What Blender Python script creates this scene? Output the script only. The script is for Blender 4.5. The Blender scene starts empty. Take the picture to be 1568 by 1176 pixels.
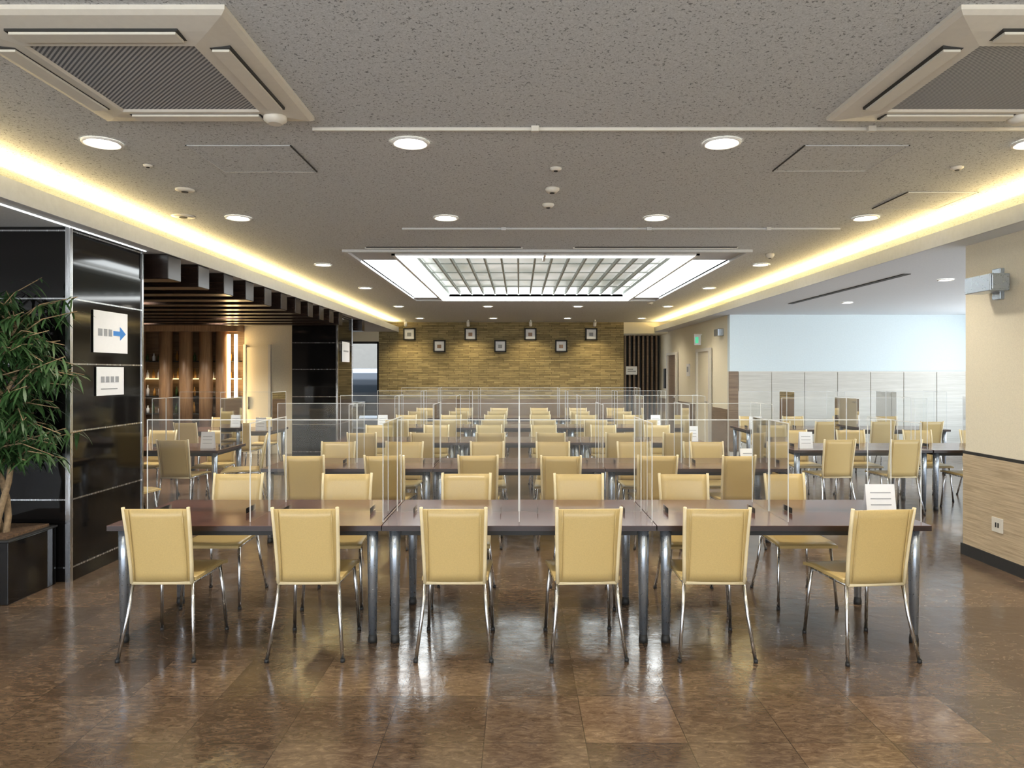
import bpy, bmesh, math, random
from mathutils import Vector, Matrix
random.seed(7)
S=bpy.context.scene
try:
    S.view_settings.view_transform='Standard'; S.view_settings.look='None'
    S.view_settings.exposure=1.2
    S.cycles.transparent_max_bounces=32
except Exception as e: print(e)

# ---------------------------------------------------------------- materials
def mat(name, col=(.8,.8,.8), rough=.5, metal=0, spec=.5, emit=None, es=0, coat=0):
    m=bpy.data.materials.new(name); m.use_nodes=True
    b=m.node_tree.nodes['Principled BSDF']
    b.inputs['Base Color'].default_value=(*col,1); b.inputs['Roughness'].default_value=rough
    b.inputs['Metallic'].default_value=metal; b.inputs['Specular IOR Level'].default_value=spec
    b.inputs['Coat Weight'].default_value=coat
    if emit: b.inputs['Emission Color'].default_value=(*emit,1); b.inputs['Emission Strength'].default_value=es
    return m
class N:
    def __init__(s,m): s.t=m.node_tree; s.b=s.t.nodes['Principled BSDF']
    def n(s,ty,**k):
        x=s.t.nodes.new(ty)
        for a,v in k.items(): setattr(x,a,v)
        return x
    def l(s,a,b): s.t.links.new(a,b)
    def coord(s,scale=(1,1,1),swap=None):
        tc=s.n('ShaderNodeTexCoord'); mp=s.n('ShaderNodeMapping'); mp.inputs['Scale'].default_value=scale
        if swap:
            sp=s.n('ShaderNodeSeparateXYZ'); cb=s.n('ShaderNodeCombineXYZ'); s.l(tc.outputs['Object'],sp.inputs[0])
            for i,c in enumerate(swap): s.l(sp.outputs[c],cb.inputs[i])
            s.l(cb.outputs[0],mp.inputs[0])
        else: s.l(tc.outputs['Object'],mp.inputs[0])
        return mp.outputs[0]
    def ramp(s,fac,stops,interp='LINEAR'):
        r=s.n('ShaderNodeValToRGB'); r.color_ramp.interpolation=interp
        e=r.color_ramp.elements
        while len(e)<len(stops): e.new(.5)
        for i,(p,c) in enumerate(stops): e[i].position=p; e[i].color=(*c,1) if len(c)==3 else c
        s.l(fac,r.inputs[0]); return r.outputs[0]
    def noise(s,v,scale,detail=4,rough=.6,dist=0):
        x=s.n('ShaderNodeTexNoise'); x.inputs['Scale'].default_value=scale; x.inputs['Detail'].default_value=detail
        x.inputs['Roughness'].default_value=rough; x.inputs['Distortion'].default_value=dist; s.l(v,x.inputs['Vector']); return x.outputs['Fac']
    def bump(s,h,st=.2,d=.01):
        x=s.n('ShaderNodeBump'); x.inputs['Strength'].default_value=st; x.inputs['Distance'].default_value=d
        s.l(h,x.inputs['Height']); s.l(x.outputs[0],s.b.inputs['Normal'])
    def math(s,op,a,b=None):
        x=s.n('ShaderNodeMath',operation=op)
        for i,v in enumerate((a,b)):
            if v is None: continue
            if isinstance(v,(int,float)): x.inputs[i].default_value=v
            else: s.l(v,x.inputs[i])
        return x.outputs[0]
    def mix(s,f,a,b,bt='MIX'):
        x=s.n('ShaderNodeMix',data_type='RGBA',blend_type=bt)
        for i,v in ((0,f),(6,a),(7,b)):
            if isinstance(v,(int,float)): x.inputs[i].default_value=v
            elif isinstance(v,tuple): x.inputs[i].default_value=(*v,1)
            else: s.l(v,x.inputs[i])
        return x.outputs[2]

def speck(name,col,amt=.08,scale=60,rough=.5,**k):
    m=mat(name,col,rough,**k); q=N(m); v=q.coord()
    f=q.noise(v,scale,3); c2=tuple(c*(1-amt*2) for c in col)
    q.l(q.ramp(f,[(.35,c2),(.65,col)]),q.b.inputs['Base Color']); return m

# ceiling tile with fissures
M_ceil=mat('fissured_ceiling',(.4,.4,.38),.95,spec=.1); q=N(M_ceil); v=q.coord()
n1=q.noise(v,66,3,.5,1.0); fl=q.ramp(n1,[(.0,(.38,.38,.38)),(.35,(.42,.42,.42)),(.41,(1,1,1)),(1,(1,1,1))])
n2=q.noise(v,150,2); g=q.ramp(n2,[(.3,(.47,.49,.50)),(.7,(.64,.66,.67))])
q.l(q.mix(1.0,g,fl,'MULTIPLY'),q.b.inputs['Base Color']); q.bump(n1,.25,.004)
M_soff=speck('soffit_paint',(.56,.57,.58),.05,80,.9)
M_soffw=speck('white_soffit_paint',(.70,.74,.78),.03,80,.9)
M_white=speck('white_enamel',(.80,.80,.78),.02,30,.45)
M_fascia=speck('fascia_paint',(.58,.61,.65),.03,20,.6)
M_acw=speck('aircon_plastic',(.66,.63,.56),.02,30,.4)
M_cream=speck('cream_wallpaper',(.78,.71,.54),.05,90,.85)
M_creamR=speck('cream_wallpaper_near',(.76,.70,.56),.05,120,.85)
M_bluew=speck('wall_daylight_tint',(.66,.76,.80),.02,40,.8)  # pale blue of the window light is put into the wall colour
M_black=mat('black_glass_panel',(.008,.008,.008),.06,spec=.6)
q=N(M_black); f=q.noise(q.coord(),3,2); q.l(q.ramp(f,[(.3,(.004,.004,.004)),(.7,(.009,.008,.008))]),q.b.inputs['Base Color'])
M_dark=speck('dark_plastic',(.02,.02,.02),.1,30,.6)  # plain dark tone shared by bases, feet, frames and slots
M_chrome=mat('brushed_chrome',(.72,.74,.77),.22,1); q=N(M_chrome); f=q.noise(q.coord((1,1,.05)),90,2); q.l(q.ramp(f,[(.3,(.18,)*3),(.7,(.3,)*3)]),q.b.inputs['Roughness'])
M_leg=mat('silver_table_leg',(.46,.52,.60),.3,.85); q=N(M_leg); f=q.noise(q.coord(),70,2); q.l(q.ramp(f,[(.3,(.26,)*3),(.7,(.36,)*3)]),q.b.inputs['Roughness'])
M_louv=mat('dark_walnut_beam',(.05,.03,.02),.25); q=N(M_louv); f=q.noise(q.coord((1,12,12)),3,4); q.l(q.ramp(f,[(.3,(.010,.006,.005)),(.7,(.026,.015,.011))]),q.b.inputs['Base Color'])
def wood(name,c1,c2,sc,rough=.45,scale=3):
    m=mat(name,c1,rough); q=N(m); f=q.noise(q.coord(sc),scale,6,.65,.4)
    q.l(q.ramp(f,[(.32,c1),(.68,c2)]),q.b.inputs['Base Color']); return m
M_wain=wood('zebrano_wainscot',(.33,.25,.16),(.60,.49,.34),(1,1,28),.5,2.5)
M_wainB=wood('brown_wainscot',(.13,.08,.045),(.25,.17,.10),(1,1,20),.4,2)
M_panelA=wood('ash_panel',(.50,.49,.44),(.62,.61,.56),(1,1,20),.5,2)
M_ttop=wood('rosewood_tabletop',(.06,.024,.019),(.13,.056,.042),(2,16,2),.17,2.2)
M_tedge=speck('tabletop_edge_band',(.03,.016,.014),.1,20,.35)
M_pil=wood('walnut_pilaster',(.20,.11,.055),(.36,.21,.11),(14,14,1),.35,2)
M_chair=speck('cream_leather',(.57,.42,.175),.04,140,.34)
M_chairE=speck('cream_leather_edge',(.72,.61,.38),.02,100,.35)
M_paper=speck('white_paper',(.85,.87,.9),.01,30,.7)
M_blue=speck('blue_ink',(.05,.25,.7),.05,20,.6)
M_ink=speck('grey_ink',(.35,.37,.4),.05,20,.7)
M_soil=speck('potting_soil',(.16,.09,.045),.3,60,.95)
M_bark=speck('bark',(.36,.25,.14),.2,40,.85)
M_leaf=mat('leaf',(.04,.12,.02),.45); q=N(M_leaf); f=q.noise(q.coord(),9,2); q.l(q.ramp(f,[(.3,(.018,.055,.014)),(.7,(.05,.12,.035))]),q.b.inputs['Base Color'])
def emis(n,c,s): return mat(n,c,.6,emit=c,es=s)
M_lamp=emis('downlight_lamp',(1,.95,.84),12)
M_lum=emis('luminous_panel',(.92,.98,1),3.2)
M_strip=emis('led_strip_white',(.95,1,1),3.4)
M_warm=emis('warm_led',(1,.72,.35),4)
M_glimmer=emis('shelf_glimmer',(1,.78,.42),.6)  # self-glow painted on one cabinet shelf as a warm glimmer, no lamp there
M_red=emis('tail_lamp',(.6,.03,.02),.15)
M_green=emis('exit_sign_green',(.1,.6,.35),.3)
M_grid=mat('ceiling_grid_glass',(.5,.52,.5),.3,emit=(.80,.86,.82),es=.24); q=N(M_grid)  # patchy self-glow put into the pane to look like mirrored sky
f=q.noise(q.coord(),.8,2); q.l(q.ramp(f,[(.4,(.50,.55,.50)),(.62,(1,1,.95))]),q.b.inputs['Emission Color'])
M_slat=speck('grey_slat',(.42,.45,.42),.03,30,.5)
# acrylic
def acrylic(name,haze,edge=False):
    M=bpy.data.materials.new(name); M.use_nodes=True; t=M.node_tree; t.nodes.clear()
    o=t.nodes.new('ShaderNodeOutputMaterial'); tr=t.nodes.new('ShaderNodeBsdfTransparent'); tr.inputs[0].default_value=(.98,.99,.99,1)
    gl=t.nodes.new('ShaderNodeBsdfGlossy'); gl.inputs['Roughness'].default_value=.03
    df=t.nodes.new('ShaderNodeBsdfDiffuse'); df.inputs[0].default_value=(.85,.87,.87,1)
    m1=t.nodes.new('ShaderNodeMixShader'); m1.inputs[0].default_value=haze
    t.links.new(tr.outputs[0],m1.inputs[1]); t.links.new(df.outputs[0],m1.inputs[2])
    if edge: t.links.new(m1.outputs[0],o.inputs[0]); return M
    fr=t.nodes.new('ShaderNodeFresnel'); fr.inputs[0].default_value=1.17
    m2=t.nodes.new('ShaderNodeMixShader')
    t.links.new(fr.outputs[0],m2.inputs[0]); t.links.new(m1.outputs[0],m2.inputs[1]); t.links.new(gl.outputs[0],m2.inputs[2]); t.links.new(m2.outputs[0],o.inputs[0]); return M
M_acr=acrylic('clear_acrylic',.028); M_acrE=acrylic('acrylic_edge',.6,True)
# grille
M_grille=mat('aircon_grille',(.3,.3,.3),.5); q=N(M_grille)
w=q.n('ShaderNodeTexWave',wave_type='BANDS',bands_direction='DIAGONAL'); w.inputs['Scale'].default_value=26; q.l(q.coord(),w.inputs[0])
q.l(q.ramp(w.outputs['Fac'],[(.3,(.10,.11,.13)),(.7,(.42,.43,.44))]),q.b.inputs['Base Color'])
# stone ledger
M_brick=mat('ledger_stone',(.5,.38,.16),.85); q=N(M_brick); v=q.coord((1,1,1),swap=(0,2,1))
br=q.n('ShaderNodeTexBrick'); q.l(v,br.inputs['Vector']); br.offset_frequency=3; br.squash=1.6; br.squash_frequency=2
br.inputs['Color1'].default_value=(.43,.345,.17,1); br.inputs['Color2'].default_value=(.24,.19,.09,1); br.inputs['Mortar'].default_value=(.12,.09,.045,1)
br.inputs['Scale'].default_value=1; br.inputs['Mortar Size'].default_value=.004; br.inputs['Brick Width'].default_value=.28; br.inputs['Row Height'].default_value=.05; br.inputs['Bias'].default_value=-.1
f=q.noise(q.coord((1,1,6)),5,5); q.l(q.mix(.7,br.outputs['Color'],q.ramp(f,[(.3,(.45,.45,.45)),(.7,(1.1,1.1,1.1))]),'MULTIPLY'),q.b.inputs['Base Color'])
q.bump(q.math('ADD',q.math('MULTIPLY',br.outputs['Fac'],-1),f),.8,.02)
# floor
M_floor=mat('brown_stone_vinyl_tile',(.1,.07,.05),.15,spec=.75); q=N(M_floor)
tc=q.n('ShaderNodeTexCoord'); mp=q.n('ShaderNodeMapping'); mp.inputs['Scale'].default_value=(1/.45,1/.45,1); mp.inputs['Location'].default_value=(.35,.1,0); q.l(tc.outputs['Object'],mp.inputs[0])
fl=q.n('ShaderNodeVectorMath',operation='FLOOR'); q.l(mp.outputs[0],fl.inputs[0])
wn=q.n('ShaderNodeTexWhiteNoise'); q.l(fl.outputs[0],wn.inputs[0])
off=q.n('ShaderNodeVectorMath',operation='SCALE'); off.inputs['Scale'].default_value=37; q.l(wn.outputs['Color'],off.inputs[0])
ad=q.n('ShaderNodeVectorMath',operation='ADD'); q.l(off.outputs[0],ad.inputs[0]); q.l(tc.outputs['Object'],ad.inputs[1])
mpp=q.n('ShaderNodeMapping'); mpp.inputs['Rotation'].default_value=(0,0,.6); mpp.inputs['Scale'].default_value=(1,2.4,1); q.l(ad.outputs[0],mpp.inputs[0])
nz=q.noise(mpp.outputs[0],13,9,.75,1.2)
c=q.ramp(nz,[(.28,(.052,.031,.018)),(.45,(.088,.057,.036)),(.55,(.120,.081,.052)),(.72,(.23,.165,.11))])
tone=q.ramp(wn.outputs['Value'],[(0,(.70,.68,.66)),(.5,(.92,.92,.92)),(.85,(1.10,1.10,1.10)),(1,(1.35,1.31,1.25))])
col=q.mix(1.0,c,tone,'MULTIPLY')
frc=q.n('ShaderNodeVectorMath',operation='FRACTION'); q.l(mp.outputs[0],frc.inputs[0]); sp=q.n('ShaderNodeSeparateXYZ'); q.l(frc.outputs[0],sp.inputs[0])
e=q.math('MINIMUM',sp.outputs[0],sp.outputs[1]); seam=q.math('LESS_THAN',e,.007)
q.l(q.mix(seam,col,(.03,.02,.014)),q.b.inputs['Base Color'])
rn=q.noise(tc.outputs['Object'],7,5,.6); q.l(q.ramp(rn,[(.3,(.10,)*3),(.7,(.23,)*3)]),q.b.inputs['Roughness'])
q.bump(q.noise(tc.outputs['Object'],6,5,.65),.12,.02)

# ---------------------------------------------------------------- mesh builder
class B:
    def __init__(s,name,*mats): s.name=name; s.bm=bmesh.new(); s.mats=list(mats)
    def box(s,x0,x1,y0,y1,z0,z1,mi=0,M=None):
        vs=[Vector((x,y,z)) for z in (z0,z1) for y in (y0,y1) for x in (x0,x1)]
        if M: vs=[M@v for v in vs]
        v=[s.bm.verts.new(p) for p in vs]
        for f in ((0,2,3,1),(4,5,7,6),(0,1,5,4),(2,6,7,3),(0,4,6,2),(1,3,7,5)):
            s.bm.faces.new([v[i] for i in f]).material_index=mi
        return s
    def tube(s,pts,rs,mi=0,seg=10,cap=True):
        pts=[Vector(p) for p in pts]; rings=[]
        if not isinstance(rs,(list,tuple)): rs=[rs]*len(pts)
        for i,p in enumerate(pts):
            d=(pts[min(i+1,len(pts)-1)]-pts[max(i-1,0)]).normalized()
            a=Vector((0,0,1)) if abs(d.z)<.9 else Vector((1,0,0)); u=d.cross(a).normalized(); w=d.cross(u)
            rings.append([s.bm.verts.new(p+(u*math.cos(k*2*math.pi/seg)+w*math.sin(k*2*math.pi/seg))*rs[i]) for k in range(seg)])
        for a,b in zip(rings,rings[1:]):
            for k in range(seg):
                f=s.bm.faces.new((a[k],a[(k+1)%seg],b[(k+1)%seg],b[k])); f.material_index=mi; f.smooth=True
        if cap:
            for r in (rings[0],rings[-1]):
                f=s.bm.faces.new(r); f.material_index=mi
        return s
    def quad(s,ps,mi=0,smooth=False):
        f=s.bm.faces.new([s.bm.verts.new(p) for p in ps]); f.material_index=mi; f.smooth=smooth; return s
    def sheet(s,fn,nu,nv,th,mi=0):
        P=[[fn(i/nu,j/nv) for j in range(nv+1)] for i in range(nu+1)]
        A=[[s.bm.verts.new(p+n*th/2) for p,n in r] for r in P]; C=[[s.bm.verts.new(p-n*th/2) for p,n in r] for r in P]
        for i in range(nu):
            for j in range(nv):
                for G in (A,C):
                    f=s.bm.faces.new((G[i][j],G[i+1][j],G[i+1][j+1],G[i][j+1])); f.material_index=mi; f.smooth=True
        for j in range(nv):
            for i in (0,nu):
                s.bm.faces.new((A[i][j],A[i][j+1],C[i][j+1],C[i][j])).material_index=mi
        for i in range(nu):
            for j in (0,nv):
                s.bm.faces.new((A[i][j],A[i+1][j],C[i+1][j],C[i][j])).material_index=mi
        return s
    def mesh(s):
        bmesh.ops.recalc_face_normals(s.bm,faces=s.bm.faces[:])
        me=bpy.data.meshes.new(s.name); s.bm.to_mesh(me); s.bm.free()
        for m in s.mats: me.materials.append(m)
        return me
    def done(s,bev=0,loc=(0,0,0),rot=(0,0,0)):
        o=inst(s.name,s.mesh(),loc,rot)
        if bev: md=o.modifiers.new('bevel','BEVEL'); md.width=bev; md.segments=2; md.limit_method='ANGLE'
        return o
def inst(name,me,loc=(0,0,0),rot=(0,0,0)):
    o=bpy.data.objects.new(name,me); S.collection.objects.link(o); o.location=loc; o.rotation_euler=rot; return o

ZC=3.03; ZS=2.77; XL=-3.34; XR=3.75
# ---------------------------------------------------------------- shell
B('floor',M_floor).box(-8.6,9.4,-3.2,20.9,-.1,0).done()
cx0,cx1,cy0,cy1=-1.96,2.6,8.05,13.45
c=B('ceiling',M_ceil)
c.box(XL-.42,XR+.42,-3.2,cy0,ZC,ZC+.1); c.box(XL-.42,XR+.42,cy1,20.9,ZC,ZC+.1)
c.box(XL-.42,cx0,cy0,cy1,ZC,ZC+.1); c.box(cx1,XR+.42,cy0,cy1,ZC,ZC+.1); c.done()
B('ceiling_soffit_left',M_soff).box(-8.6,XL-.012,-3.2,20.9,ZS,ZS+.03).box(-8.6,XL-.40,-3.2,20.9,ZS+.03,ZC+.1).done()
B('ceiling_soffit_right',M_soffw).box(XR+.012,9.4,-3.2,20.9,ZS,ZS+.03).box(XR+.40,9.4,-3.2,20.9,ZS+.03,ZC+.1).done()
B('trim_cove_left',M_fascia).box(XL-.012,XL+.012,-3.2,19.5,ZS-.01,ZS+.13).done()
B('trim_cove_right',M_fascia).box(XR-.012,XR+.012,-3.2,19.5,ZS-.01,ZS+.12).done()
B('trim_light_slot',M_strip,M_fascia).box(XL-.165,XL-.15,-3,6.6,ZS-.006,ZS,0).done()
def area(name,loc,sx,sy,e,col,rot=(0,0,0)):
    l=bpy.data.lights.new(name,'AREA'); l.shape='RECTANGLE'; l.size=sx; l.size_y=sy; l.energy=e; l.color=col
    o=bpy.data.objects.new(name,l); S.collection.objects.link(o); o.location=loc; o.rotation_euler=rot; return o
for x,th in ((XL-.10,math.pi+.95),(XR+.10,math.pi-.95)):
    area('cove_light',(x,8.2,ZS+.10),.08,22,125,(1,.73,.31),(0,th,0))
# walls
B('wall_right_near',M_creamR,M_wain,M_dark).box(4.02,4.25,-3.2,6.35,.93,ZS,0).box(3.995,4.25,-3.2,6.35,.10,.905,1).box(4.0,4.25,-3.2,6.36,.905,.93,2).done()
B('baseboard_right',M_dark).box(3.985,4.25,-3.2,6.37,0,.10).done()
B('wall_right_far',M_cream,M_wainB).box(4.12,4.3,13.95,20.9,.91,ZC).box(4.10,4.3,13.95,20.9,0,.91,1).done()
w=B('wall_alcove_right',M_bluew,M_panelA,M_dark,M_wainB,M_acw); w.box(4.12,9.4,13.8,13.95,1.66,ZS,0); w.box(4.10,4.28,13.77,13.8,.1,1.66,3)
x=4.29
while x<9.2: w.box(x,x+.63,13.77,13.8,.1,1.64,1); x+=.645
w.box(4.12,9.4,13.79,13.95,0,1.66,4); w.box(4.28,9.4,13.765,13.8,1.64,1.66,4); w.done()
w=B('wall_window_right',M_bluew); w.box(9.2,9.4,-3.2,13.8,0,.5); w.box(9.2,9.4,-3.2,13.8,2.65,ZS)
for y in (-3.2,1.2,5.8,10.0,13.2): w.box(9.2,9.4,y,y+(.6 if y>13 else .3),.5,2.65)
w.done()
w=B('window_1',M_white)
for y0,y1 in ((6.1,10.0),(10.3,13.2)):
    w.box(9.24,9.30,y0,y1,.5,.56); w.box(9.24,9.30,y0,y1,2.59,2.65)
    for k in range(4):
        yy=y0+(y1-y0-.05)*k/3; w.box(9.24,9.30,yy,yy+.05,.5,2.65)
w.done()
w=B('wall_rear',M_creamR); w.box(-8.6,9.4,-3.4,-3.2,0,.3); w.box(-8.6,9.4,-3.4,-3.2,2.75,3.13)
for x in (-8.6,-5.2,-2.2,.8,3.8,6.6,9.1): w.box(x,x+.3,-3.4,-3.2,.3,2.75)
w.done()
B('wall_left',M_soff).box(-8.7,-8.6,-3.2,20.9,0,ZC).done()
B('wall_brick',M_brick,M_wainB).box(-3.88,2.89,19.5,19.75,.91,ZC,0).box(-3.88,2.89,19.47,19.75,0,.91,1).done()
w=B('wall_slat_screen',M_dark,M_wainB,M_cream,M_louv); w.box(2.89,4.12,20.75,20.9,0,ZC,0); w.box(2.89,4.12,19.5,20.9,2.72,ZC,2)
for k in range(9): w.box(2.93+k*.13,2.98+k*.13,20.5,20.72,0,2.72,1)
w.done()
B('notice_board',M_paper,M_ink).box(3.1,3.42,20.44,20.47,1.58,1.82).box(3.14,3.38,20.435,20.44,1.66,1.69,1).box(3.14,3.3,20.435,20.44,1.72,1.75,1).done()
w=B('wall_back_left',M_cream,M_wainB); w.box(-8.6,-5.6,19.5,19.7,0,ZS); w.box(-5.6,-3.88,19.5,19.7,2.5,ZC); w.done()
w=B('window_2',M_dark)
for x in (-5.6,-3.94): w.box(x,x+.05,19.55,19.62,0,2.5)
w.box(-5.6,-3.88,19.55,19.62,2.44,2.5); w.box(-5.6,-3.88,19.55,19.62,0,.08); w.done()
B('ground_outside',speck('asphalt',(.13,.13,.12),.2,30,.9)).box(-22,20,20.92,44,-.15,-.02).done()
B('building_outside',speck('outside_render',(.15,.14,.12),.03,5,.9),M_dark).box(-20,10,34,35,-.1,6).box(-14,-11.5,33.95,34,1,2.6,1).box(-5,-2.5,33.95,34,1,2.6,1).done()
# car outside
prof=[(-2.0,.35),(-2.05,.75),(-1.95,1.05),(-1.6,1.65),(-1.2,1.78),(.5,1.76),(1.1,1.2),(1.95,1.0),(2.1,.7),(2.05,.35)]
c=B('car',speck('car_paint',(.05,.055,.06),.05,4,.25),mat('car_glass',(.02,.025,.03),.08),M_dark,M_red,M_chrome)
vl=[c.bm.verts.new((-.86+(.13 if z>1.15 else 0),y,z)) for y,z in prof]; vr=[c.bm.verts.new((.86-(.13 if z>1.15 else 0),y,z)) for y,z in prof]
n=len(prof)
for i in range(n):
    j=(i+1)%n; f=c.bm.faces.new((vl[i],vl[j],vr[j],vr[i])); f.material_index=1 if i in (2,5) else 0
c.bm.faces.new(vl); c.bm.faces.new(vr)
for sx in (-1,1):
    for y in (-1.3,1.35): c.tube([(sx*.70,y,.32),(sx*.88,y,.32)],.32,2,18); c.tube([(sx*.87,y,.32),(sx*.89,y,.32)],.18,4,12)
    c.box(sx*.78-.08,sx*.78+.08,-2.06,-1.9,.85,1.10,3); c.box(sx*.80-.02,sx*.80+.02,-1.1,.3,1.2,1.6,1)
c.box(-.3,.3,-2.08,-2.0,.62,.78,4); c.box(-.86,.86,-2.12,-1.98,.35,.5,2)
c.done(.02,(-5.0,23.6,-.02))

def column(x0,x1,y0,y1):
    c=B('black_glass_column',M_black,M_chrome,M_dark)
    c.box(x0,x1,y0,y1,.0,ZS-.002,0)
    for z in (.11,.64,1.17,1.70,2.21,2.74):
        c.box(x0-.003,x1+.003,y0-.003,y1+.003,z-.006,z+.006,1)
    for (x,y) in ((x1,y0),(x1,y1)): c.box(x-.03,x+.008,y-.015 if y==y0 else y-.02,y+.02 if y==y0 else y+.008,0,ZS-.002,1)
    c.done()
column(-6.2,-3.5,5.5,6.55); column(-4.38,-3.5,13.6,14.8)
B('wall_left_partition',M_soff).box(-8.6,-6.2,5.7,6.4,0,ZS).done()
p=B('arrow_notice',M_paper,M_blue,M_ink); X=-3.49
p.box(X,X+.003,5.78,6.28,1.80,2.15,0)
p.box(X+.003,X+.005,6.06,6.16,1.95,1.99,1); p.quad([(X+.005,6.16,1.91),(X+.005,6.25,1.97),(X+.005,6.16,2.03)],1)
for k,(a,b) in enumerate(((5.84,5.90),(5.92,5.97),(5.99,6.04))): p.box(X+.003,X+.005,a,b,1.94,2.0,2)
p.done()
p=B('paper_notice',M_paper,M_ink); p.box(X,X+.003,5.82,6.22,1.44,1.68,0)
for k in range(4): p.box(X+.003,X+.005,5.88+k*.07,5.93+k*.07,1.55,1.60,1)
p.box(X+.003,X+.005,5.88,6.12,1.49,1.50,1); p.done()
B('paper_notice',M_paper,M_ink).box(X,X+.003,13.9,14.5,1.85,2.25).box(X+.003,X+.005,14,14.4,2.05,2.08,1).done()

y=6.75
while y<15.2:
    x1=-3.36; x0=-8.5 if y<13.5 else -4.9
    if y+.3<13.5 or y>14.9: B('ceiling_beam',M_louv).box(x0,x1,y,y+.26,2.53,ZS-.003).done(.006)
    y+=.64
# left alcove back wall with display
w=B('wall_alcove_left',M_wainB,M_glimmer,M_dark,M_cream)
w.box(-8.6,-5.55,14.25,14.4,0,ZS,0); w.box(-5.55,-4.38,14.25,14.4,0,ZS,3); w.done()
B('door_3',M_cream,M_chrome,M_acw).box(-5.50,-5.05,14.20,14.24,0,2.15).box(-5.55,-5.50,14.18,14.245,0,2.2,2).box(-5.05,-5.0,14.18,14.245,0,2.2,2).box(-5.45,-5.42,14.16,14.2,.9,1.15,1).done()
dc=bpy.data.objects.new('display_cabinet',None); S.collection.objects.link(dc)
d=B('cabinet_body',M_pil,M_warm,M_dark,M_acr,M_glimmer)
for x in (-7.6,-7.05,-6.65,-6.25,-5.92): d.tube([(x,14.08,0),(x,14.08,2.5)],.13,0,20)
d.box(-7.8,-5.56,13.92,14.24,0,.35,0); d.box(-7.8,-5.56,13.92,14.24,2.45,2.76,0)
for x in (-5.80,-5.66): d.box(x,x+.05,14.0,14.06,.4,2.4,1)
for z in (.8,1.15,1.5,1.85): d.box(-7.7,-5.6,14.1,14.24,z,z+.02,4 if z==1.5 else 2)
d.done().parent=dc
d=B('bottles',mat('green_bottle',(.05,.09,.03),.1),mat('amber_bottle',(.45,.22,.05),.15),M_paper)
for z in (.82,1.17,1.52,1.87):
    for k in range(16):
        x=-7.45+k*.117+random.uniform(-.02,.02); h=random.uniform(.14,.24); r=.028; mi=random.randrange(3)
        d.tube([(x,14.165,z),(x,14.165,z+h*.6),(x,14.165,z+h*.75),(x,14.165,z+h)],[r,r,r*.4,r*.35],mi,8)
d.done().parent=dc

# central luminous coffer
k=B('ceiling_light_coffer',M_white,M_lum,M_strip,M_grid,M_soff,M_slat)
T=ZC+.22
k.box(cx0-.02,cx1+.02,cy0-.02,cy1+.02,T,T+.04,0)
for a in ((cx0-.05,cx0,cy0-.05,cy1+.05),(cx1,cx1+.05,cy0-.05,cy1+.05),(cx0,cx1,cy0-.05,cy0),(cx0,cx1,cy1,cy1+.05)): k.box(*a,ZC-.03,T,4)
k.box(cx0,-1.50,8.75,13.1,ZC+.02,ZC+.05,1); k.box(2.12,cx1,8.75,13.1,ZC+.02,ZC+.05,1)
for a in ((cx0,-1.5,cy0,8.75),(2.12,cx1,cy0,8.75),(cx0,-1.5,13.1,cy1),(2.12,cx1,13.1,cy1),(-1.5,2.12,cy0,8.28)): k.box(*a,ZC,ZC+.05,4)
for a in ((-1.50,-1.46,8.28,cy1),(2.08,2.12,8.28,cy1),(-1.5,2.12,8.28,8.31)): k.box(*a,ZC-.02,ZC+.1,0)
k.box(-1.46,2.08,8.31,8.78,ZC+.03,ZC+.05,2); k.box(-1.46,2.08,13.05,13.42,ZC-.01,ZC+.01,2)
k.box(-1.46,-1.30,8.78,13.05,ZC+.0,ZC+.03,2); k.box(1.92,2.08,8.78,13.05,ZC+.0,ZC+.03,2)
k.box(.29,.32,8.28,8.80,ZC-.01,ZC+.06,0)
k.box(-1.30,1.92,8.78,13.05,ZC+.10,ZC+.12,3)
nn=15
for i in range(nn+1):
    x=-1.30+3.22*i/nn; k.box(x-.012,x+.012,8.78,13.05,ZC+.04,ZC+.09,5)
for i in range(1,5):
    yy=8.78+4.27*i/5; k.box(-1.30,1.92,yy-.006,yy+.006,ZC+.085,ZC+.099,5)
k.done()
E=.0015
B('air_diffuser',M_dark,M_white).box(-1.7,.02,7.82,7.86,ZC-.008,ZC-E,0).box(.62,2.42,7.82,7.86,ZC-.008,ZC-E,0).box(-1.72,.04,7.86,7.88,ZC-.012,ZC-E,1).box(.6,2.44,7.86,7.88,ZC-.012,ZC-E,1).done()
B('air_diffuser',M_dark,M_white).box(4.42,4.50,8.1,11.6,ZS-.008,ZS-E,0).done()
def rail(y,x0,x1,xs,m=M_acw):
    r=B('ceiling_rail',m); r.box(x0,x1,y,y+.018,ZC-.018,ZC)
    for x in xs: r.box(x-.022,x+.022,y-.03,y+.0,ZC-.03,ZC)
    r.done(.002)
rail(4.02,-1.18,XR-.15,(.09,2.0)); rail(6.8,-1.13,3.1,(.0-.15,1.25,2.4),M_soff)
def hatch(x0,x1,y0,y1,z=ZC-.0015,m=None):
    h=B('access_hatch',m or M_ceil,M_soff,M_dark); h.box(x0+.008,x1-.008,y0+.008,y1-.008,z-.004,z,0)
    for i,a in enumerate(((x0,x0+.008,y0,y1),(x1-.008,x1,y0,y1),(x0,x1,y0,y0+.008),(x0,x1,y1-.008,y1))): h.box(*a,z-.006,z,2 if i==(0 if x0>0 else 1) else 1)
    h.done()
hatch(-2.05,-1.40,4.33,4.9); hatch(1.75,2.4,4.33,4.88); hatch(3.0,3.55,5.45,6.0)
def disc(name,x,y,z,r,h,m2=None):
    b=B(name,M_acw,M_dark); b.tube([(x,y,z),(x,y,z-h*.4),(x,y,z-h)],[r,r,r*.6],0,20); b.tube([(x,y,z-h),(x,y,z-h-.004)],r*.35,1,12); b.done()
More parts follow.
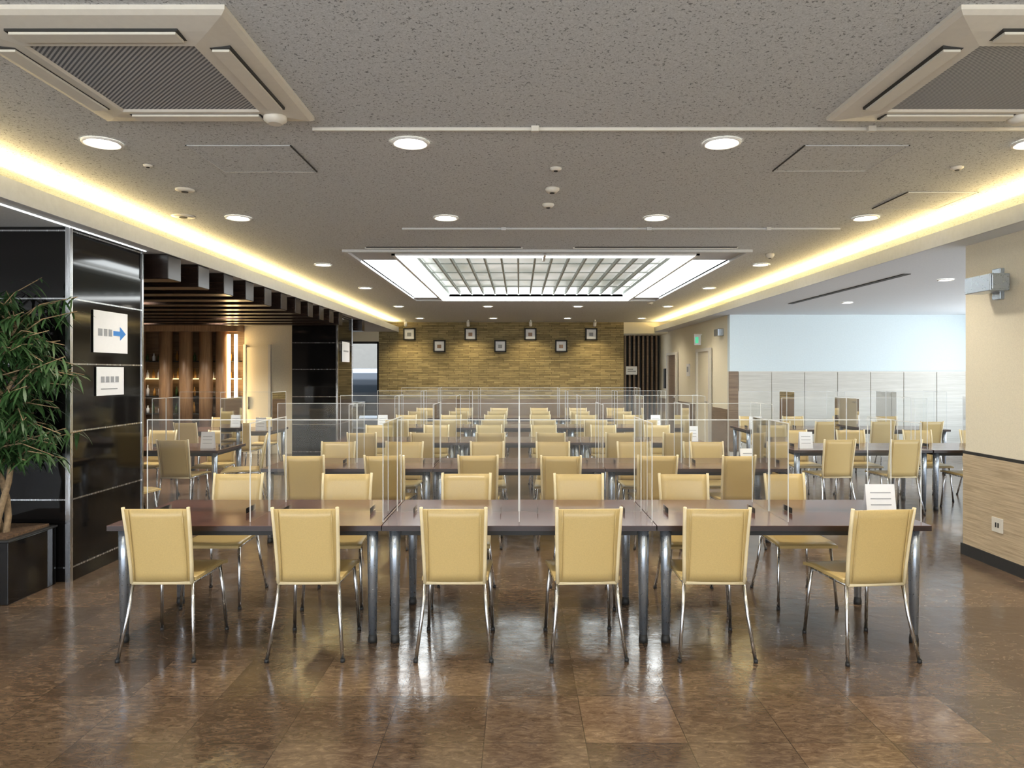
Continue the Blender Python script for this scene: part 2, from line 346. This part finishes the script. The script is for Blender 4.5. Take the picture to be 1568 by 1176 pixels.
disc('smoke_detector',.25,5.35,ZC,.055,.035); disc('smoke_detector',.24,5.85,ZC,.05,.03); disc('smoke_detector',.25,4.82,ZC,.04,.02)
disc('smoke_detector',-2.55,5.38,ZC,.07,.02); disc('ceiling_speaker',-3.0,6.3,ZC,.10,.012); disc('smoke_detector',2.98,4.8,ZC,.04,.02)
disc('smoke_detector',2.95,8.3,ZC,.05,.05); disc('smoke_detector',2.6,14,ZC,.06,.04); disc('smoke_detector',-2.5,4.75,ZC,.03,.015)

def downlight(x,y,z=ZC,en=16,r=.115):
    b=B('downlight',M_white,M_lamp)
    b.tube([(x,y,z-.002),(x,y,z-.012),(x,y,z-.014)],[r,r*.98,r*.88],0,28,cap=False)
    b.tube([(x,y,z-.014),(x,y,z-.004)],[r*.88,r*.72],0,28,cap=False)
    b.tube([(x,y,z-.003),(x,y,z-.006)],r*.74,1,28)
    b.done()
    l=bpy.data.lights.new('downlight_beam','SPOT'); l.energy=en*4; l.spot_size=math.radians(130); l.spot_blend=.8; l.shadow_soft_size=.08; l.color=(1,.91,.77)
    o=bpy.data.objects.new('downlight_beam',l); S.collection.objects.link(o); o.location=(x,y,z-.03)
for y in (1.6,4.28,6.35,9.1,11.6,14.8,18.0):
    for x in (-2.53,-.66,1.23,3.12):
        if 9<y<12 and x in(-.66,1.23): continue
        downlight(x,y,en=12)
for x,y in ((5.2,8.6),(7.6,8.6),(5.3,11.4),(7.8,11.4)): downlight(x,y,ZS,8,.09)
for x,y in ((-6.9,7.85),(-5.0,9.15),(-7.0,13.0),(-5.6,13.0),(-4.9,11.7)): downlight(x,y,ZS,26,.06)  # left alcove lights, added and turned up to brighten the display
def cassette(x0,x1,y0,y1):
    cx,cy=(x0+x1)/2,(y0+y1)/2; a=(x1-x0)/2; Z=ZC
    b=B('ceiling_air_conditioner',M_acw,M_dark,M_grille,M_white)
    def ring(r,z): return [b.bm.verts.new((cx+sx*r,cy+sy*r*(y1-y0)/(x1-x0),z)) for sx,sy in ((-1,-1),(1,-1),(1,1),(-1,1))]
    R=[ring(a,Z),ring(a,Z-.018),ring(a-.02,Z-.03),ring(a*.80,Z-.045),ring(a*.62,Z-.055),ring(a*.60,Z-.045),ring(a*.60,Z-.045)]
    for p_,q_ in zip(R[:-1],R[1:-1]):
        for i in range(4): b.bm.faces.new((p_[i],p_[(i+1)%4],q_[(i+1)%4],q_[i])).material_index=0
    f=b.bm.faces.new(R[-1]); f.material_index=2
    for ang in range(4):
        Mx=Matrix.Translation((cx,cy,0))@Matrix.Rotation(ang*math.pi/2,4,'Z')
        b.box(-a*.60,a*.60,a*.71,a*.86,Z-.052,Z-.03,1,Mx)
        b.box(-a*.58,a*.58,a*.72,a*.845,Z-.062,Z-.048,0,Mx)
    sx=cx+a*.70; sy=cy+(y1-y0)/2*.78
    b.tube([(sx,sy,Z-.03),(sx,sy,Z-.065),(sx,sy,Z-.085)],[.06,.06,.035],0,18)
    b.done()
cassette(-2.26,-1.12,2.68,3.86); cassette(1.68,2.82,2.68,3.86)

B('wall_speaker',M_leg,M_dark).box(3.82,3.98,5.72,6.05,2.30,2.44,0).box(3.98,4.02,5.84,5.94,2.24,2.5,0).box(3.83,3.97,5.71,5.72,2.31,2.43,0).done(.01)
B('wall_outlet',M_acw,M_dark).box(3.985,3.996,5.82,5.95,.30,.42).box(3.982,3.985,5.86,5.875,.34,.38,1).box(3.982,3.985,5.89,5.905,.34,.38,1).done(.002)
def door(name,y0,y1,h,m):
    d=B(name,m,M_acw,M_chrome); d.box(4.085,4.10,y0,y1,0,h,0)
    for a in ((y0-.07,y0),(y1,y1+.07)): d.box(4.04,4.10,*a,0,h+.07,1)
    d.box(4.04,4.10,y0,y1,h,h+.07,1); d.tube([(4.085,y0+.08,1.0),(4.03,y0+.08,1.0),(4.03,y0+.2,1.0)],.012,2,8); d.done()
door('door_1',15.1,16.1,2.1,M_cream); door('door_2',18.3,19.3,2.1,M_wainB)
B('exit_sign',M_paper,M_white,M_green).box(3.95,4.10,15.9,15.93,2.26,2.48,0).box(3.95,4.12,15.9,15.93,2.48,2.51,1).box(3.97,4.04,15.895,15.90,2.30,2.44,2).done()
B('wall_speaker',M_leg).box(4.0,4.12,14.2,14.5,2.38,2.52).done(.01)
B('wall_thermostat',M_white,M_ink).box(4.09,4.12,17.0,17.25,1.55,1.85).box(4.085,4.09,17.05,17.2,1.65,1.78,1).done()
B('wall_telephone',M_dark,M_white).box(4.05,4.12,19.6,19.8,1.2,1.75).done(.01)

for i,x in enumerate((-3.03,-2.2,-1.34,-.52,.31,1.16,1.99)):
    z=2.70 if i%2==0 else 2.37; s=.165
    f=B('picture_frame',M_dark,M_paper,M_pil,M_ink)
    for a in ((x-s,x-s+.035,z-s,z+s),(x+s-.035,x+s,z-s,z+s),(x-s,x+s,z-s,z-s+.035),(x-s,x+s,z+s-.035,z+s)): f.box(a[0],a[1],19.42,19.5,a[2],a[3],0)
    f.box(x-s+.03,x+s-.03,19.45,19.5,z-s+.03,z+s-.03,1); f.box(x-.06,x+.05,19.44,19.45,z-.06,z+.04,2 if i%3 else 3); f.done()
for x in (-3.0,-1.35,.3,2.0):
    b=B('track_spotlight',M_white,M_lamp); b.tube([(x,18.6,ZC),(x,18.6,ZC-.05)],.02,0,10); b.tube([(x,18.6,ZC-.05),(x,18.66,ZC-.16)],.04,0,14); b.done()
    l=bpy.data.lights.new('spot_beam','SPOT'); l.energy=30; l.spot_size=math.radians(95); l.spot_blend=.9; l.color=(1,.80,.46); l.shadow_soft_size=.04
    o=bpy.data.objects.new('spot_beam',l); S.collection.objects.link(o); o.location=(x,18.68,ZC-.2); o.rotation_euler=(math.radians(30),0,0)

# ---------------------------------------------------------------- furniture
def chair_mesh():
    c=B('dining_chair',M_chair,M_chairE,M_chrome,M_dark)
    def bk(u,v):
        w=.164+.012*v; x=(u*2-1)*w; z=.435+.428*v
        y=-.012-.075*v**1.4-.018*(1-(u*2-1)**2)*math.sin(math.pi*min(1,v*.8+.2))
        return Vector((x,y,z)),Vector((0,-1,-.1)).normalized()
    c.sheet(bk,8,8,.010,0)
    for s in (-1,1):
        c.tube([(s*(.170+.012*v),-.012-.075*v**1.4,.425+.447*v) for v in (0,.25,.5,.75,1)],[.0115]*4+[.0105],1,8)
        c.tube([(s*.170,.0,.425),(s*.184,-.03,.25),(s*.212,-.085,.012)],.0105,2,8)
        c.tube([(s*.180,.36,.425),(s*.192,.385,.25),(s*.203,.41,.012)],.0105,2,8)
        c.tube([(s*.170,-.005,.423),(s*.181,.37,.423)],.010,2,8)
        c.tube([(s*.150,-.020-.075*v**1.4-.010*math.sin(math.pi*min(1,v*.8+.2)),.44+.42*v) for v in (0,.25,.5,.75,1)],.003,0,6)
        for y,x in ((-.087,.213),(.411,.2035)): c.tube([(s*x,y,0),(s*x,y,.018)],.013,3,8)
    c.tube([(-.170,-.01,.425),(.170,-.01,.425)],.0115,1,8)
    c.tube([(-.181,.35,.418),(.181,.35,.418)],.009,2,8)
    def st(u,v):
        x=(u*2-1)*(.190+.012*v); y=.0+.43*v
        return Vector((x,y,.445-.012*math.sin(math.pi*u)*math.sin(math.pi*v)-.012*max(0,v-.8)*5)),Vector((0,0,1))
    c.sheet(st,8,8,.018,0)
    return c.mesh()
CH=chair_mesh()
def chair(x,y,r=0): inst('dining_chair',CH,(x,y,0),(0,0,r))
TW,TD,TH=1.64,.86,.72
def table_mesh():
    t=B('dining_table',M_ttop,M_tedge,M_leg,M_dark)
    w=TW/2-.003
    t.box(-w,w,.0,TD,TH-.004,TH,0); t.box(-w,w,0,TD,TH-.032,TH-.004,1)
    for y in (.08,TD-.10): t.box(-w+.1,w-.1,y,y+.03,TH-.075,TH-.032,3)
    for s in (-1,1):
        t.box(s*(w-.075)-.02,s*(w-.075)+.02,.09,TD-.09,TH-.07,TH-.032,3)
        for y in (.075,TD-.075):
            x=s*(w-.065); t.tube([(x,y,TH-.033),(x,y,.5),(x,y,.05)],[.034,.032,.024],2,16); t.tube([(x,y,.05),(x,y,.02),(x,y,0)],[.022,.027,.027],3,14)
    return t.mesh()
TB=table_mesh()
def part_mesh():
    a=B('acrylic_sneeze_guard',M_acr,M_acrE); H=.60; z0=TH+.002
    yc=TD/2; w=TW/2-.02
    def pan(p,q):
        p=Vector(p);q=Vector(q)
        a.quad([(p.x,p.y,z0),(q.x,q.y,z0),(q.x,q.y,z0+H),(p.x,p.y,z0+H)],0)
        e=.0025
        for P in(p,q): a.box(P.x-e,P.x+e,P.y-e,P.y+e,z0,z0+H,1)
        a.box(min(p.x,q.x)-e,max(p.x,q.x)+e,min(p.y,q.y)-e,max(p.y,q.y)+e,z0+H-e,z0+H+e,1)
    pan((-w,yc,0),(-.004,yc,0)); pan((.004,yc,0),(w,yc,0)); pan((0,.1,0),(0,TD-.1,0)); pan((w+.01,.1,0),(w+.01,TD-.1,0))
    for x in (-w+.12,-.12,.12,w-.12): a.box(x-.002,x+.002,yc-.08,yc+.08,z0,z0+.035,0)
    return a.mesh()
PT=part_mesh()
def table(x,y,part=True,rot=0):
    inst('dining_table',TB,(x,y,0),(0,0,rot))
    if part: inst('acrylic_sneeze_guard',PT,(x,y,0),(0,0,rot))
row0n=[(-2.05,.02),(-1.21,.02),(-.37,0),(.39,.05),(1.12,-.03),(2.03,.10)]
row0f=[(-2.13,0),(-1.30,.03),(-.40,0),(.45,0),(1.24,-.02),(1.98,.02)]
for i in range(5):
    yf=4.20+2.5*i
    for x in (-1.64,0,1.64): table(x,yf)
    for k in range(6):
        j=lambda a:random.uniform(-a,a)
        if i==0: xn,rn=row0n[k]; xf,rf=row0f[k]; yn=yf-.14
        else:
            b=(-2.04,-1.24,-.40,.40,1.24,2.04)[k]; xn=b+j(.05); xf=b+j(.05); rn=j(.05); rf=j(.05); yn=yf-.12+j(.03)
        if i==0 and k==5: yn=yf-.17
        chair(xn,yn,rn); chair(xf,yf+TD+.20+j(.02),math.pi+rf)
for x,y in ((-4.35,8.26),(-4.7,11.0),(-6.6,9.6)):
    table(x,y)
    for dx in (-.4,.4):
        chair(x+dx,y-.14,random.uniform(-.1,.1)); chair(x+dx,y+TD+.2,math.pi+random.uniform(-.1,.1))
chair(-3.22,8.75,math.pi/2+.3)
chair(-4.15,7.15,-math.pi/2-.2)
for x,y in ((4.05,8.30),(5.70,8.30),(4.45,11.3),(6.1,11.3),(7.6,9.4)):
    table(x,y)
    for dx in (-.38,.38):
        chair(x+dx,y-.14,random.uniform(-.06,.06)); chair(x+dx,y+TD+.2,math.pi+random.uniform(-.06,.06))
def card(x,y,w=.17,h=.17,r=0):
    b=B('table_card',M_paper,M_ink)
    b.quad([(-w/2,-.03,0),(w/2,-.03,0),(w/2,0,h),(-w/2,0,h)],0); b.quad([(-w/2,.03,0),(w/2,.03,0),(w/2,0,h),(-w/2,0,h)],0)
    for k in range(3):
        z=h*(.3+.2*k); yy=-.03*(1-z/h)-.001; b.quad([(-w*.35,yy,z),(w*.35,yy,z),(w*.35,yy+.001,z+.006),(-w*.35,yy+.001,z+.006)],1)
    b.done(0,(x,y,TH+.001),(0,0,r))
card(2.33,4.56,.19,.19); card(-3.75,8.5,.16,.2); card(-4.1,11.2,.16,.2); card(3.85,11.5,.2,.2); card(3.45,8.5,.16,.2); card(2.25,6.9,.18,.17); card(2.3,9.4,.16,.2); card(2.3,11.9,.16,.2); card(-2.3,11.9,.16,.2)

# ---------------------------------------------------------------- planter + plant
PP=bpy.data.objects.new('potted_bamboo_fig',None); S.collection.objects.link(PP)
B('planter_box',M_black,M_soil,M_dark).box(-4.14,-3.58,4.94,5.45,0,.44,0).box(-4.15,-3.57,4.93,5.46,.44,.455,2).box(-4.11,-3.61,4.97,5.42,.44,.475,1).done(.004).parent=PP
p=B('foliage',M_bark,M_leaf)
cen=Vector((-3.76,5.12,0)); tips=[]
for s in (0,1,2):
    a0=s*2.1; pts=[]
    for k in range(13):
        z=.46+k*.125; a=a0+k*.7; rr=.035+.006*k; pts.append((cen.x+rr*math.cos(a),cen.y+rr*math.sin(a),z))
    p.tube(pts,[.024-.0012*k for k in range(13)],0,8)
    for k in range(4,13):
        for q_ in range(3): tips.append(Vector(pts[k]))
def leaf(pos,d,L,w):
    d=d.normalized(); side=d.cross(Vector((0,0,1)))
    if side.length<.01: side=Vector((1,0,0))
    side.normalize(); pt=pos.copy(); dd=d.copy(); rows=[]
    for i in range(5):
        t=i/4; ww=w*math.sin(math.pi*(.08+.9*t))**.8 if t<1 else 0.0005
        if pt.y>5.47: pt.y=5.47
        rows.append((p.bm.verts.new(pt-side*ww/2),p.bm.verts.new(pt+side*ww/2)))
        dd=(dd+Vector((0,0,-.22))).normalized(); pt=pt+dd*L/4
    for a,b in zip(rows,rows[1:]):
        f=p.bm.faces.new((a[0],a[1],b[1],b[0])); f.material_index=1; f.smooth=True
for tp in tips:
    for _ in range(2):
        a=random.uniform(0,2*math.pi); L=random.uniform(.15,.60); up=random.uniform(-.25,.6)
        e=tp+Vector((math.cos(a)*L,math.sin(a)*L*.6,L*up+.07))
        if e.y>5.40: e.y=5.40
        mid=(tp+e)/2+Vector((0,0,.06)); p.tube([tp,mid,e],[.006,.0045,.003],0,5)
        for k in range(25):
            t=random.uniform(.2,1); pos=tp.lerp(mid,t*2) if t<.5 else mid.lerp(e,t*2-1)
            b=random.uniform(0,2*math.pi); d=Vector((math.cos(b),math.sin(b),random.uniform(-.9,.35)))
            leaf(pos,d,random.uniform(.10,.19),random.uniform(.013,.022))
p.done().parent=PP

# ---------------------------------------------------------------- world + camera
W=bpy.data.worlds.new('sky'); S.world=W; W.use_nodes=True; t=W.node_tree; bg=t.nodes['Background']
tc=t.nodes.new('ShaderNodeTexCoord'); sp=t.nodes.new('ShaderNodeSeparateXYZ'); r=t.nodes.new('ShaderNodeValToRGB')
r.color_ramp.elements[0].position=.0; r.color_ramp.elements[0].color=(.80,.82,.83,1); r.color_ramp.elements[1].position=.6; r.color_ramp.elements[1].color=(.70,.82,1,1)
t.links.new(tc.outputs['Generated'],sp.inputs[0]); t.links.new(sp.outputs[2],r.inputs[0]); t.links.new(r.outputs[0],bg.inputs[0]); bg.inputs[1].default_value=3.4
cam=bpy.data.cameras.new('camera'); co=bpy.data.objects.new('camera',cam); S.collection.objects.link(co); S.camera=co
co.location=(0,0,1.63); co.rotation_euler=(math.pi/2,0,0)
cam.sensor_width=36; cam.lens=36*1080/1568; cam.shift_x=-11/1568; cam.shift_y=-17/1568; cam.clip_start=.05
